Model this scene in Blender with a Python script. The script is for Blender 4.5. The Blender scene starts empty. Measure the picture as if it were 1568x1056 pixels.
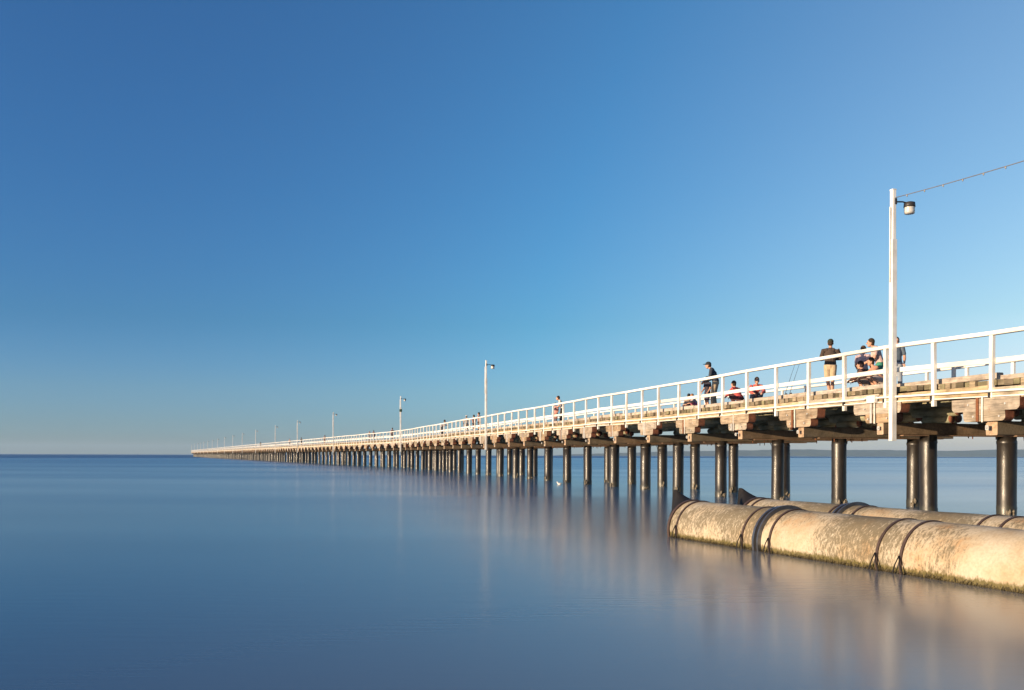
import bpy, bmesh, math, random
from mathutils import Vector, Matrix, Euler

random.seed(7)
R = math.radians
SC = bpy.context.scene
COL = SC.collection

# ------------------------------------------------------------------ camera
EYE = 1.80
FPX = 1400.0                      # focal length in pixels of a 1568 px wide frame
cd = bpy.data.cameras.new('camera')
cd.sensor_width = 36.0
cd.lens = 36.0 * FPX / 1568.0
cd.shift_y = 0.1078
cd.clip_start = 0.1
cd.clip_end = 60000.0
cam = bpy.data.objects.new('camera', cd)
cam.location = (0, 0, EYE)
cam.rotation_euler = Euler((R(90), R(-0.17), 0), 'XYZ')
COL.objects.link(cam)
SC.camera = cam

# ------------------------------------------------------------------ sky and sun
SUN_A = R(60)                     # how far the sun stands to the left of straight behind the camera
SUN_E = R(6.8)
sun_dir = Vector((-math.sin(SUN_A) * math.cos(SUN_E), -math.cos(SUN_A) * math.cos(SUN_E), math.sin(SUN_E)))
W = bpy.data.worlds.new('World')
SC.world = W
W.use_nodes = True
nt = W.node_tree
nt.nodes.clear()
sky = nt.nodes.new('ShaderNodeTexSky')
sky.sky_type = 'NISHITA'
sky.sun_disc = False
sky.sun_elevation = SUN_E
sky.sun_rotation = math.atan2(sun_dir.x, sun_dir.y)
sky.altitude = 0
sky.air_density = 1.0
sky.dust_density = 0.35
sky.ozone_density = 3.0
# clear polarised evening air: deepest blue a quarter-turn from the sun, pale and a little mauve low down, all the way round
geo = nt.nodes.new('ShaderNodeNewGeometry')
dot = nt.nodes.new('ShaderNodeVectorMath'); dot.operation = 'DOT_PRODUCT'
nt.links.new(geo.outputs['Incoming'], dot.inputs[0])
dot.inputs[1].default_value = sun_dir
sq = nt.nodes.new('ShaderNodeMath'); sq.operation = 'MULTIPLY'
nt.links.new(dot.outputs['Value'], sq.inputs[0]); nt.links.new(dot.outputs['Value'], sq.inputs[1])
pol = nt.nodes.new('ShaderNodeValToRGB')
pe = pol.color_ramp.elements
POL = [(0.0, (.33, .56, .70)), (0.25, (.48, .78, .82)), (0.73, (1.42, 1.10, .84)), (1.0, (1.6, 1.2, .90))]
while len(pe) < len(POL): pe.new(.5)
for q, (p_, c_) in zip(pe, POL):
    q.position = p_; q.color = (*c_, 1)
nt.links.new(sq.outputs[0], pol.inputs[0])
sz = nt.nodes.new('ShaderNodeSeparateXYZ')
nt.links.new(geo.outputs['Incoming'], sz.inputs[0])
el = nt.nodes.new('ShaderNodeMath'); el.operation = 'MULTIPLY'; el.inputs[1].default_value = -1.0
nt.links.new(sz.outputs['Z'], el.inputs[0])
tint = nt.nodes.new('ShaderNodeValToRGB')
te = tint.color_ramp.elements
TINT = [(0.0, (.80, .73, 1.10)), (0.022, (.94, .90, 1.45)), (0.068, (1.00, .91, 1.22)), (0.14, (.77, .85, 1.03)), (0.27, (.82, .91, 1.08)), (0.43, (.95, .985, 1.13))]
while len(te) < len(TINT): te.new(.5)
for q, (p_, c_) in zip(te, TINT):
    q.position = p_; q.color = (*c_, 1)
nt.links.new(el.outputs[0], tint.inputs[0])
low = nt.nodes.new('ShaderNodeMapRange')      # the effect weakens in the thick air low down
low.inputs['From Min'].default_value = 0.0; low.inputs['From Max'].default_value = 0.13
low.inputs['To Min'].default_value = 0.65; low.inputs['To Max'].default_value = 0.0
nt.links.new(el.outputs[0], low.inputs['Value'])
pm = nt.nodes.new('ShaderNodeMix'); pm.data_type = 'RGBA'
nt.links.new(low.outputs[0], pm.inputs[0]); nt.links.new(pol.outputs[0], pm.inputs[6])
pm.inputs[7].default_value = (.42, .66, .80, 1)
mt = nt.nodes.new('ShaderNodeVectorMath'); mt.operation = 'MULTIPLY'
nt.links.new(tint.outputs[0], mt.inputs[0]); nt.links.new(pm.outputs[2], mt.inputs[1])
mt2 = nt.nodes.new('ShaderNodeVectorMath'); mt2.operation = 'MULTIPLY'
nt.links.new(sky.outputs[0], mt2.inputs[0]); nt.links.new(mt.outputs[0], mt2.inputs[1])
bg = nt.nodes.new('ShaderNodeBackground')
bg.inputs['Strength'].default_value = 0.15
wo = nt.nodes.new('ShaderNodeOutputWorld')
nt.links.new(mt2.outputs[0], bg.inputs['Color'])
nt.links.new(bg.outputs[0], wo.inputs['Surface'])

sl = bpy.data.lights.new('sun', 'SUN')
sl.energy = 5.0
sl.angle = R(0.6)
sl.color = (1.0, 0.77, 0.51)
sun = bpy.data.objects.new('sun', sl)
sun.rotation_euler = sun_dir.to_track_quat('Z', 'Y').to_euler()
sun.location = (-30, -30, 30)
COL.objects.link(sun)

SC.view_settings.view_transform = 'Standard'
SC.view_settings.look = 'None'
SC.view_settings.gamma = 1.0
SC.view_settings.exposure = 0.78
SC.view_settings.use_curve_mapping = False
SC.cycles.use_denoising = True
SC.cycles.max_bounces = 8

# ------------------------------------------------------------------ materials
def newmat(name):
    m = bpy.data.materials.new(name)
    m.use_nodes = True
    t = m.node_tree
    t.nodes.clear()
    out = t.nodes.new('ShaderNodeOutputMaterial')
    b = t.nodes.new('ShaderNodeBsdfPrincipled')
    t.links.new(b.outputs[0], out.inputs['Surface'])
    return m, t, b

def N(t, kind, **kw):
    n = t.nodes.new('ShaderNode' + kind)
    for k, v in kw.items():
        if k.startswith('i_'):
            n.inputs[k[2:]].default_value = v
        else:
            setattr(n, k, v)
    return n

def ramp(t, fac, stops):
    r = t.nodes.new('ShaderNodeValToRGB')
    e = r.color_ramp.elements
    while len(e) < len(stops):
        e.new(0.5)
    for q, (p, c) in zip(e, stops):
        q.position = p
        q.color = (c[0], c[1], c[2], 1) if not isinstance(c, (int, float)) else (c, c, c, 1)
    t.links.new(fac, r.inputs[0])
    return r

def mix(t, fac, a, b, mode='MIX'):
    m = t.nodes.new('ShaderNodeMix')
    m.data_type = 'RGBA'
    m.blend_type = mode
    for sock, v in ((m.inputs[0], fac), (m.inputs[6], a), (m.inputs[7], b)):
        if isinstance(v, (int, float)):
            sock.default_value = v
        elif isinstance(v, tuple):
            sock.default_value = (v[0], v[1], v[2], 1)
        else:
            t.links.new(v, sock)
    return m.outputs[2]

def coords(t, scale=(1, 1, 1), vary=True):
    tc = N(t, 'TexCoord')
    mp = N(t, 'Mapping')
    mp.inputs['Scale'].default_value = scale
    t.links.new(tc.outputs['Object'], mp.inputs['Vector'])
    if vary:
        oi = N(t, 'ObjectInfo')
        ml = N(t, 'Math', operation='MULTIPLY')
        ml.inputs[1].default_value = 57.3
        t.links.new(oi.outputs['Random'], ml.inputs[0])
        t.links.new(ml.outputs[0], mp.inputs['Location'])
    return mp.outputs[0]

def island_random(t):
    g = N(t, 'NewGeometry')
    oi = N(t, 'ObjectInfo')
    a = N(t, 'Math', operation='ADD')
    f = N(t, 'Math', operation='FRACT')
    t.links.new(g.outputs['Random Per Island'], a.inputs[0])
    t.links.new(oi.outputs['Random'], a.inputs[1])
    t.links.new(a.outputs[0], f.inputs[0])
    return f.outputs[0]

def timber(name, tones, grain=(1.2, 14, 14), rough=0.85, bump=0.35, dark=0.45):
    """weathered wood: a tone per piece, grain along local X, knots and stains"""
    m, t, b = newmat(name)
    v = coords(t, grain)
    n1 = N(t, 'TexNoise', i_Scale=1.6, i_Detail=7.0, i_Roughness=0.65)
    t.links.new(v, n1.inputs['Vector'])
    v2 = coords(t, (1, 1, 1))
    n2 = N(t, 'TexNoise', i_Scale=2.3, i_Detail=5.0, i_Roughness=0.6)
    t.links.new(v2, n2.inputs['Vector'])
    n = len(tones)
    base = ramp(t, island_random(t), [((k + 0.5) / n, tones[k]) for k in range(n)])
    g = ramp(t, n1.outputs['Fac'], [(0.3, dark), (0.62, 1.0)])
    c = mix(t, 1.0, base.outputs[0], g.outputs[0], 'MULTIPLY')
    s = ramp(t, n2.outputs['Fac'], [(0.33, 0.5), (0.55, 1.0)])
    c = mix(t, 0.8, c, s.outputs[0], 'MULTIPLY')
    n3 = N(t, 'TexNoise', i_Scale=4.1, i_Detail=6.0, i_Roughness=0.7)
    t.links.new(v2, n3.inputs['Vector'])
    rs = ramp(t, n3.outputs['Fac'], [(0.60, 0.0), (0.70, 0.55)])
    c = mix(t, rs.outputs[0], c, (.26, .115, .05))
    t.links.new(c, b.inputs['Base Color'])
    b.inputs['Roughness'].default_value = rough
    b.inputs['Specular IOR Level'].default_value = 0.25
    bp = N(t, 'Bump', i_Strength=bump, i_Distance=0.02)
    t.links.new(n1.outputs['Fac'], bp.inputs['Height'])
    t.links.new(bp.outputs[0], b.inputs['Normal'])
    return m

def plain(name, col, rough=0.6, metal=0.0, noise=0.25, nscale=6.0, spec=0.4):
    m, t, b = newmat(name)
    v = coords(t)
    n1 = N(t, 'TexNoise', i_Scale=nscale, i_Detail=6.0, i_Roughness=0.65)
    t.links.new(v, n1.inputs['Vector'])
    g = ramp(t, n1.outputs['Fac'], [(0.3, 1.0 - noise), (0.65, 1.0)])
    c = mix(t, 1.0, col, g.outputs[0], 'MULTIPLY')
    t.links.new(c, b.inputs['Base Color'])
    b.inputs['Roughness'].default_value = rough
    b.inputs['Metallic'].default_value = metal
    b.inputs['Specular IOR Level'].default_value = spec
    return m

M = {}
M['deck'] = timber('deck_timber', [(.25, .20, .14), (.34, .28, .20), (.16, .13, .085), (.29, .26, .15), (.11, .09, .06), (.38, .30, .20)])
M['kerb'] = timber('kerb_timber', [(.50, .42, .35), (.60, .50, .41), (.42, .33, .25), (.54, .47, .41)], dark=0.5)
M['fascia'] = timber('fascia_timber', [(.52, .40, .25), (.62, .49, .33), (.46, .34, .19), (.56, .47, .36)], dark=0.5)
M['corbel'] = timber('corbel_timber', [(.40, .33, .25), (.48, .41, .34), (.34, .26, .18), (.42, .30, .19), (.50, .43, .35), (.30, .25, .18)], dark=0.4)
M['endgrain'] = timber('end_grain', [(.24, .09, .055), (.30, .12, .07), (.20, .085, .055)], grain=(8, 8, 8), dark=0.5)
M['log'] = timber('log_timber', [(.40, .36, .22), (.36, .36, .25), (.44, .36, .22)], dark=0.6)
M['head'] = timber('headstock_timber', [(.22, .155, .10), (.26, .18, .11), (.19, .15, .10), (.17, .14, .11)], dark=0.5)
M['headend'] = timber('headstock_end', [(.52, .36, .25), (.46, .38, .29), (.52, .33, .20)], grain=(6, 6, 6), dark=0.6)
M['soffit'] = timber('packing_board', [(.34, .21, .13), (.26, .17, .11)])
M['rust'] = plain('rusty_steel', (.26, .10, .045), 0.85, 0.2, 0.6, 20)
M['galv'] = plain('galvanised_steel', (.62, .60, .57), 0.5, 0.3, 0.3, 14)
M['darksteel'] = plain('dark_steel', (.05, .05, .055), 0.5, 0.5, 0.3)
M['conduit'] = plain('white_conduit', (.80, .77, .72), 0.45, 0, 0.1)
M['cable'] = plain('cable_rubber', (.16, .14, .13), 0.7)
M['bulbglass'] = plain('frosted_bulb', (.30, .27, .25), 0.3)

# white gloss paint with a little grime and chipping
m, t, b = newmat('white_paint')
v = coords(t)
n1 = N(t, 'TexNoise', i_Scale=9.0, i_Detail=8.0, i_Roughness=0.7)
t.links.new(v, n1.inputs['Vector'])
n2 = N(t, 'TexNoise', i_Scale=1.7, i_Detail=3.0)
t.links.new(v, n2.inputs['Vector'])
ch = ramp(t, n1.outputs['Fac'], [(0.30, (.36, .27, .19)), (0.36, (.80, .79, .76))])
gr = ramp(t, n2.outputs['Fac'], [(0.3, (.74, .70, .64)), (0.6, (1, 1, 1))])
t.links.new(mix(t, 1.0, ch.outputs[0], gr.outputs[0], 'MULTIPLY'), b.inputs['Base Color'])
b.inputs['Roughness'].default_value = 0.5
M['white'] = m

# black plastic wrap around the piles, wet and weedy at the foot
m, t, b = newmat('pile_wrap')
tc = N(t, 'TexCoord')
sp = N(t, 'SeparateXYZ')
g = N(t, 'NewGeometry')
t.links.new(g.outputs['Position'], sp.inputs[0])
v = coords(t, (3, 3, 1.2))
n1 = N(t, 'TexNoise', i_Scale=3.0, i_Detail=7.0, i_Roughness=0.7)
t.links.new(v, n1.inputs['Vector'])
n3 = N(t, 'TexNoise', i_Scale=26.0, i_Detail=2.0)
t.links.new(v, n3.inputs['Vector'])
wob = N(t, 'Math', operation='MULTIPLY_ADD')
t.links.new(n1.outputs['Fac'], wob.inputs[0]); wob.inputs[1].default_value = -0.22
t.links.new(sp.outputs['Z'], wob.inputs[2])
wet = ramp(t, wob.outputs[0], [(0.14, 1.0), (0.20, 0.0)])
dust = ramp(t, n1.outputs['Fac'], [(0.3, (.010, .008, .007)), (0.7, (.026, .020, .015))])
fleck = ramp(t, n3.outputs['Fac'], [(0.70, 0.0), (0.76, 0.6)])
c = mix(t, fleck.outputs[0], dust.outputs[0], (.30, .26, .20))
c = mix(t, wet.outputs[0], c, (.032, .030, .022))
t.links.new(c, b.inputs['Base Color'])
rr = ramp(t, n1.outputs['Fac'], [(0.3, 0.36), (0.7, 0.48)])
t.links.new(rr.outputs[0], b.inputs['Roughness'])
b.inputs['Specular IOR Level'].default_value = 0.62
bp = N(t, 'Bump', i_Strength=0.25, i_Distance=0.02)
t.links.new(n1.outputs['Fac'], bp.inputs['Height'])
t.links.new(bp.outputs[0], b.inputs['Normal'])
M['wrap'] = m

# concrete-coated outfall pipe: sandy colour, rust bleed, grey lichen streaks, weed at the waterline
m, t, b = newmat('pipe_concrete')
g = N(t, 'NewGeometry')
sp = N(t, 'SeparateXYZ')
t.links.new(g.outputs['Position'], sp.inputs[0])
tc = N(t, 'TexCoord')
n1 = N(t, 'TexNoise', i_Scale=1.3, i_Detail=8.0, i_Roughness=0.65)
t.links.new(tc.outputs['Object'], n1.inputs['Vector'])
mp = N(t, 'Mapping'); mp.inputs['Scale'].default_value = (7, 3, 3); mp.inputs['Rotation'].default_value = (0, 0.5, 0)
t.links.new(tc.outputs['Object'], mp.inputs['Vector'])
n2 = N(t, 'TexNoise', i_Scale=3.4, i_Detail=9.0, i_Roughness=0.78)
t.links.new(mp.outputs[0], n2.inputs['Vector'])
n4 = N(t, 'TexNoise', i_Scale=28.0, i_Detail=4.0)
t.links.new(tc.outputs['Object'], n4.inputs['Vector'])
base = ramp(t, n1.outputs['Fac'], [(0.32, (.40, .25, .13)), (0.44, (.43, .34, .23)), (0.60, (.49, .42, .32))])
# lichen: more on the crown, patchy on the flank
zz = N(t, 'MapRange'); zz.inputs['From Min'].default_value = 0.25; zz.inputs['From Max'].default_value = 0.78
zz.inputs['To Min'].default_value = 0.0; zz.inputs['To Max'].default_value = 0.07
t.links.new(sp.outputs['Z'], zz.inputs['Value'])
ad = N(t, 'Math', operation='ADD')
t.links.new(n2.outputs['Fac'], ad.inputs[0]); t.links.new(zz.outputs[0], ad.inputs[1])
n5 = N(t, 'TexNoise', i_Scale=0.55, i_Detail=2.0)
t.links.new(tc.outputs['Object'], n5.inputs['Vector'])
pz = N(t, 'MapRange'); pz.inputs['From Min'].default_value = 0.40; pz.inputs['From Max'].default_value = 0.62
pz.inputs['To Min'].default_value = -0.12; pz.inputs['To Max'].default_value = 0.13
t.links.new(n5.outputs['Fac'], pz.inputs['Value'])
ad2 = N(t, 'Math', operation='ADD')
t.links.new(ad.outputs[0], ad2.inputs[0]); t.links.new(pz.outputs[0], ad2.inputs[1])
lich = ramp(t, ad2.outputs[0], [(0.53, 0.0), (0.66, 0.85)])
c = mix(t, lich.outputs[0], base.outputs[0], (.13, .105, .065))
wz = N(t, 'MapRange'); wz.inputs['From Min'].default_value = -0.02; wz.inputs['From Max'].default_value = 0.24
wz.inputs['To Min'].default_value = 0.5; wz.inputs['To Max'].default_value = -0.5
t.links.new(sp.outputs['Z'], wz.inputs['Value'])
ad3 = N(t, 'Math', operation='ADD')
t.links.new(wz.outputs[0], ad3.inputs[0]); t.links.new(n2.outputs['Fac'], ad3.inputs[1])
weed = ramp(t, ad3.outputs[0], [(0.42, 0.0), (0.62, 0.92)])
c = mix(t, weed.outputs[0], c, (.105, .085, .025))
sg = ramp(t, n4.outputs['Fac'], [(0.35, 0.86), (0.6, 1.0)])
c = mix(t, 1.0, c, sg.outputs[0], 'MULTIPLY')
t.links.new(c, b.inputs['Base Color'])
b.inputs['Roughness'].default_value = 0.88
b.inputs['Specular IOR Level'].default_value = 0.3
bp = N(t, 'Bump', i_Strength=0.3, i_Distance=0.012)
t.links.new(n2.outputs['Fac'], bp.inputs['Height'])
t.links.new(bp.outputs[0], b.inputs['Normal'])
M['pipe'] = m
M['rubber'] = plain('black_rubber', (.018, .016, .016), 0.75, 0, 0.4, 8, 0.2)
M['strap'] = plain('strap_steel', (.10, .065, .055), 0.6, 0.3, 0.5, 14)
M['coupling'] = plain('coupling_band', (.16, .17, .20), 0.32, 0.7, 0.4, 10)
M['weed'] = plain('wet_weed', (.10, .078, .035), 0.8, 0, 0.6, 30)

# sea: smooth water; wind-ruffled further out
m, t, b = newmat('sea_water')
g = N(t, 'NewGeometry')
mp = N(t, 'Mapping'); mp.inputs['Scale'].default_value = (0.8, 7.0, 1.0)
t.links.new(g.outputs['Position'], mp.inputs['Vector'])
n1 = N(t, 'TexNoise', i_Scale=1.0, i_Detail=4.0, i_Roughness=0.55)
t.links.new(mp.outputs[0], n1.inputs['Vector'])
mp2 = N(t, 'Mapping'); mp2.inputs['Scale'].default_value = (0.012, 0.05, 1.0)
t.links.new(g.outputs['Position'], mp2.inputs['Vector'])
n2 = N(t, 'TexNoise', i_Scale=1.0, i_Detail=3.0)
t.links.new(mp2.outputs[0], n2.inputs['Vector'])
sp = N(t, 'SeparateXYZ')
t.links.new(g.outputs['Position'], sp.inputs[0])
far = N(t, 'MapRange'); far.interpolation_type = 'SMOOTHSTEP'
far.inputs['From Min'].default_value = 560; far.inputs['From Max'].default_value = 820
fx = N(t, 'Math', operation='SUBTRACT')
t.links.new(sp.outputs['Y'], fx.inputs[0]); t.links.new(sp.outputs['X'], fx.inputs[1])
t.links.new(fx.outputs[0], far.inputs['Value'])
rg = N(t, 'MapRange'); rg.inputs['From Min'].default_value = 0.3; rg.inputs['From Max'].default_value = 0.7; rg.inputs['To Min'].default_value = -0.035; rg.inputs['To Max'].default_value = 0.045
t.links.new(n2.outputs['Fac'], rg.inputs['Value'])
md = N(t, 'MapRange'); md.interpolation_type = 'SMOOTHSTEP'        # sheltered by the beach, choppier outside
md.inputs['From Min'].default_value = 20; md.inputs['From Max'].default_value = 230
md.inputs['To Min'].default_value = 0.165; md.inputs['To Max'].default_value = 0.23
t.links.new(sp.outputs['Y'], md.inputs['Value'])
ra = N(t, 'Math', operation='ADD')
t.links.new(md.outputs[0], ra.inputs[0]); t.links.new(rg.outputs[0], ra.inputs[1])
rm = N(t, 'Mix'); rm.data_type = 'FLOAT'
t.links.new(far.outputs[0], rm.inputs[0]); t.links.new(ra.outputs[0], rm.inputs[2]); rm.inputs[3].default_value = 0.55
t.links.new(rm.outputs[0], b.inputs['Roughness'])
# near right: sandy tone with pier and pipe reflections painted into the colour, blue elsewhere
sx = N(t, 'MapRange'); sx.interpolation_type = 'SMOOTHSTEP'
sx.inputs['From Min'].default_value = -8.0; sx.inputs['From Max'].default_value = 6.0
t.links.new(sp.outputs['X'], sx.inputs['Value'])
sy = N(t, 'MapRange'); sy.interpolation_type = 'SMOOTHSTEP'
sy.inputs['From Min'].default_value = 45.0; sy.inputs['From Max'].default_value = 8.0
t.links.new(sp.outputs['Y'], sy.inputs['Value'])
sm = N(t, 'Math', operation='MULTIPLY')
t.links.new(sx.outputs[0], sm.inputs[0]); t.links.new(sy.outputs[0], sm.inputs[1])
om = N(t, 'MapRange'); om.interpolation_type = 'SMOOTHSTEP'        # bluer base colour further out stands in for reflected higher sky
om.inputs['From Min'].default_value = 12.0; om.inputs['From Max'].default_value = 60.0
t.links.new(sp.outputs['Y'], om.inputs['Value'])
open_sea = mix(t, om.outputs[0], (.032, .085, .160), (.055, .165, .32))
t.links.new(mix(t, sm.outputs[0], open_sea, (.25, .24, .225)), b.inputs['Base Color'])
b.inputs['IOR'].default_value = 1.38
b.inputs['Specular IOR Level'].default_value = 0.5
bp = N(t, 'Bump', i_Strength=0.2, i_Distance=0.008)
t.links.new(n1.outputs['Fac'], bp.inputs['Height'])
t.links.new(bp.outputs[0], b.inputs['Normal'])
M['sea'] = m

M['scrub'] = plain('island_scrub', (.045, .070, .060), 0.95, 0, 0.5, 0.01, 0.1)

# ------------------------------------------------------------------ mesh helpers
def obj(name, mesh, parent=None, mats=None):
    o = bpy.data.objects.new(name, mesh)
    COL.objects.link(o)
    if parent is not None:
        o.parent = parent
    return o

def tag(o, label=None, cat=None, group=None, kind=None):
    if label: o['label'] = label
    if cat: o['category'] = cat
    if group: o['group'] = group
    if kind: o['kind'] = kind
    return o

def empty(name, loc=(0, 0, 0), rz=0.0):
    o = bpy.data.objects.new(name, None)
    o.empty_display_size = 0.2
    o.location = loc
    o.rotation_euler = (0, 0, rz)
    COL.objects.link(o)
    return o

class MB:
    """collects pieces as plain vertex / face lists"""
    def __init__(self):
        self.v = []; self.f = []; self.mi = []; self.sm = []
    def add(self, vs, fs, mi=0, smooth=False, mat=None):
        o = len(self.v)
        self.v += [tuple(mat @ Vector(p)) if mat is not None else tuple(p) for p in vs]
        for k, f in enumerate(fs):
            self.f.append(tuple(i + o for i in f))
            self.mi.append(mi[k] if isinstance(mi, (list, tuple)) else mi)
            self.sm.append(smooth)
        return self
    def mesh(self, name, mats):
        me = bpy.data.meshes.new(name)
        me.from_pydata(self.v, [], self.f)
        for mm in mats:
            me.materials.append(mm)
        me.polygons.foreach_set('material_index', self.mi)
        me.polygons.foreach_set('use_smooth', self.sm)
        me.update()
        return me
    def build(self, name, mats, parent=None):
        return obj(name, self.mesh(name, mats), parent)

def box_vf(x0, x1, y0, y1, z0, z1, ch=0.0, jit=0.0, rnd=None):
    """a box with its long edges (along X) chamfered"""
    rnd = rnd or random
    if ch <= 0:
        prof = [(y0, z0), (y1, z0), (y1, z1), (y0, z1)]
    else:
        prof = [(y0 + ch, z0), (y1 - ch, z0), (y1, z0 + ch), (y1, z1 - ch), (y1 - ch, z1), (y0 + ch, z1), (y0, z1 - ch), (y0, z0 + ch)]
    n = len(prof)
    vs = []
    for x in (x0, x1):
        dy, dz = (rnd.uniform(-jit, jit), rnd.uniform(-jit, jit)) if jit else (0, 0)
        dx = rnd.uniform(-jit, jit) if jit else 0
        vs += [(x + dx, y + dy, z + dz) for y, z in prof]
    fs = [tuple(reversed(range(n))), tuple(range(n, 2 * n))]
    fs += [(k, (k + 1) % n, n + (k + 1) % n, n + k) for k in range(n)]
    # orientation: profile is counter-clockwise in (y, z); x0 cap faces -x
    return vs, fs

def prism_y(prof, y0, y1):
    """extrude an (x, z) outline along Y; returns side faces last"""
    n = len(prof)
    vs = [(x, y0, z) for x, z in prof] + [(x, y1, z) for x, z in prof]
    fs = [tuple(range(n)), tuple(reversed(range(n, 2 * n)))]
    fs += [(k, n + k, n + (k + 1) % n, (k + 1) % n) for k in range(n)]
    return vs, fs

def tube_vf(path, radii, seg=10, cap=True, sy=1.0, ref=None):
    """loft circles (or ellipses) along a path"""
    P = [Vector(p) for p in path]
    vs, fs = [], []
    for i, p in enumerate(P):
        d = (P[min(i + 1, len(P) - 1)] - P[max(i - 1, 0)]).normalized()
        up = Vector(ref) if ref else (Vector((0, 0, 1)) if abs(d.z) < 0.9 else Vector((1, 0, 0)))
        a = d.cross(up).normalized()
        bb = a.cross(d).normalized()
        r = radii[i] if isinstance(radii, (list, tuple)) else radii
        ra, rb = r if isinstance(r, tuple) else (r, r * sy)
        for k in range(seg):
            q = 2 * math.pi * k / seg
            vs.append(tuple(p + a * (ra * math.cos(q)) + bb * (rb * math.sin(q))))
    for i in range(len(P) - 1):
        for k in range(seg):
            k2 = (k + 1) % seg
            fs.append((i * seg + k, i * seg + k2, (i + 1) * seg + k2, (i + 1) * seg + k))
    if cap:
        fs.append(tuple(reversed(range(seg))))
        fs.append(tuple(range((len(P) - 1) * seg, len(P) * seg)))
    return vs, fs

def lathe_x(profile, seg=24, mi=0):
    """revolve (x, r) about the X axis"""
    vs, fs = [], []
    for x, r in profile:
        for k in range(seg):
            q = 2 * math.pi * k / seg
            vs.append((x, r * math.cos(q), r * math.sin(q)))
    for i in range(len(profile) - 1):
        for k in range(seg):
            k2 = (k + 1) % seg
            fs.append((i * seg + k, (i + 1) * seg + k, (i + 1) * seg + k2, i * seg + k2))
    return vs, fs

def fix_normals(me):
    bm = bmesh.new(); bm.from_mesh(me)
    bmesh.ops.recalc_face_normals(bm, faces=bm.faces[:])
    bm.to_mesh(me); bm.free()
    return me

# ------------------------------------------------------------------ the pier's line in plan
P1 = Vector((11.36, 27.2))
TH1 = math.atan2(0.9645, -0.264)
TH2 = math.atan2(0.929, -0.3698)
A_BEND = 100.0
A_MIN, A_MAX = -26.0, 742.0
_tab = {}
def _theta(a):
    u = min(1.0, max(0.0, (a - (A_BEND - 9)) / 18.0))
    u = u * u * (3 - 2 * u)
    return TH1 + (TH2 - TH1) * u
def _build_line():
    p = P1.copy(); a = 0.0
    _tab[0] = p.copy()
    st = 0.5
    for k in range(1, int(A_MAX / st) + 40):
        th = _theta(a + st / 2)
        p = p + Vector((math.cos(th), math.sin(th))) * st
        a += st
        _tab[k] = p.copy()
_build_line()
def line(a):
    """point on the near edge line and heading there"""
    if a <= 0:
        return P1 + Vector((math.cos(TH1), math.sin(TH1))) * a, TH1
    k = int(a / 0.5); f = a / 0.5 - k
    return _tab[k].lerp(_tab[k + 1], f), _theta(a)
def settle(a):
    return -.019 * min(12.0, max(0.0, -a)) + .014 * math.sin(a * .33) + .009 * math.sin(a * .81 + 1.0)
def at(a, w=0.0, z=0.0):
    p, th = line(a)
    n = Vector((math.sin(th), -math.cos(th)))     # away from the camera's side
    q = p + n * w
    if z > 2.3:                                   # the old deck is not quite level
        z += settle(a)
    return Vector((q.x, q.y, z))
def mat_at(a, w=0.0, z=0.0):
    p = at(a, w, z)
    return Matrix.Translation(p) @ Matrix.Rotation(line(a)[1], 4, 'Z')
def a_of_px(x, w=0.0):
    """station of the pier seen at pixel column x (1568 px frame)"""
    lo, hi = -8.0, A_MAX
    for _ in range(50):
        mid = (lo + hi) / 2
        p = at(mid, w)
        if 784 + FPX * p.x / p.y > x: lo = mid
        else: hi = mid
    return (lo + hi) / 2

WID = 6.27           # rail to rail
Z_RAIL, Z_KERB, Z_DECK = 5.10, 4.02, 3.86
BENT = 4.29
bents = [k for k in (-3.86 - 5 * BENT + BENT * i for i in range(0, 182)) if A_MIN < k < A_MAX - 0.5]

# ------------------------------------------------------------------ sea and hills
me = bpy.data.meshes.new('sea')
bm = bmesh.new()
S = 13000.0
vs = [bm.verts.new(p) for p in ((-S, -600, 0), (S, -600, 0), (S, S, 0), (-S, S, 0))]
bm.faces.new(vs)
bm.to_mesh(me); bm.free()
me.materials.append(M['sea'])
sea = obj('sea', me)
tag(sea, kind='structure', label='smooth pale blue sea under the long pier', cat='sea')

# low wooded island on the horizon, right of the pier's bend
def hills(name, y0, x0, x1, hgt, seed, label, depth=700):
    rnd = random.Random(seed)
    nx, ny = 260, 8
    ph = [(rnd.uniform(0, 6.28), rnd.uniform(.6, 1.4)) for _ in range(9)]
    V, F = [], []
    for j in range(ny + 1):
        for i in range(nx + 1):
            u = i / nx
            x = x0 + (x1 - x0) * u
            s = 0.0
            for k, (p, am) in enumerate(ph):
                fr = 1.6 * (1.75 ** k)
                s += am * math.sin(u * 6.28 * fr + p + j * 0.25) / (1.55 ** k)
            env = min(1.0, u / 0.18) ** 0.8 * min(1.0, (1 - u) / 0.05)
            h = hgt * env * (0.78 + 0.16 * s * 0.6)
            cr = math.sin(math.pi * min(1.0, (j / ny) * 0.92 + 0.02))
            V.append((x, y0 + depth * j / ny + 60 * math.sin(u * 40), -3.0 if j == 0 else max(-2.0, h * cr ** 0.7 - 1.0 + rnd.uniform(-1.6, 1.6) * (j > 0))))
    for j in range(ny):
        for i in range(nx):
            a = j * (nx + 1) + i
            F.append((a, a + 1, a + nx + 2, a + nx + 1))
    mb = MB(); mb.add(V, F, 0, True)
    o = mb.build(name, [M['scrub']])
    tag(o, kind='structure', label=label, cat='hills')
    return o
hills('hills', 8300, 350, 9500, 84, 3, 'low grey-blue wooded island along the horizon behind the pier')

# ------------------------------------------------------------------ pier
pier = empty('pier', (at(0).x, at(0).y, 0))
tag(pier, 'long timber pier with white railing on black wrapped piles reaching out to sea', 'pier')
PINV = Matrix.Translation(-Vector(pier.location))

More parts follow.
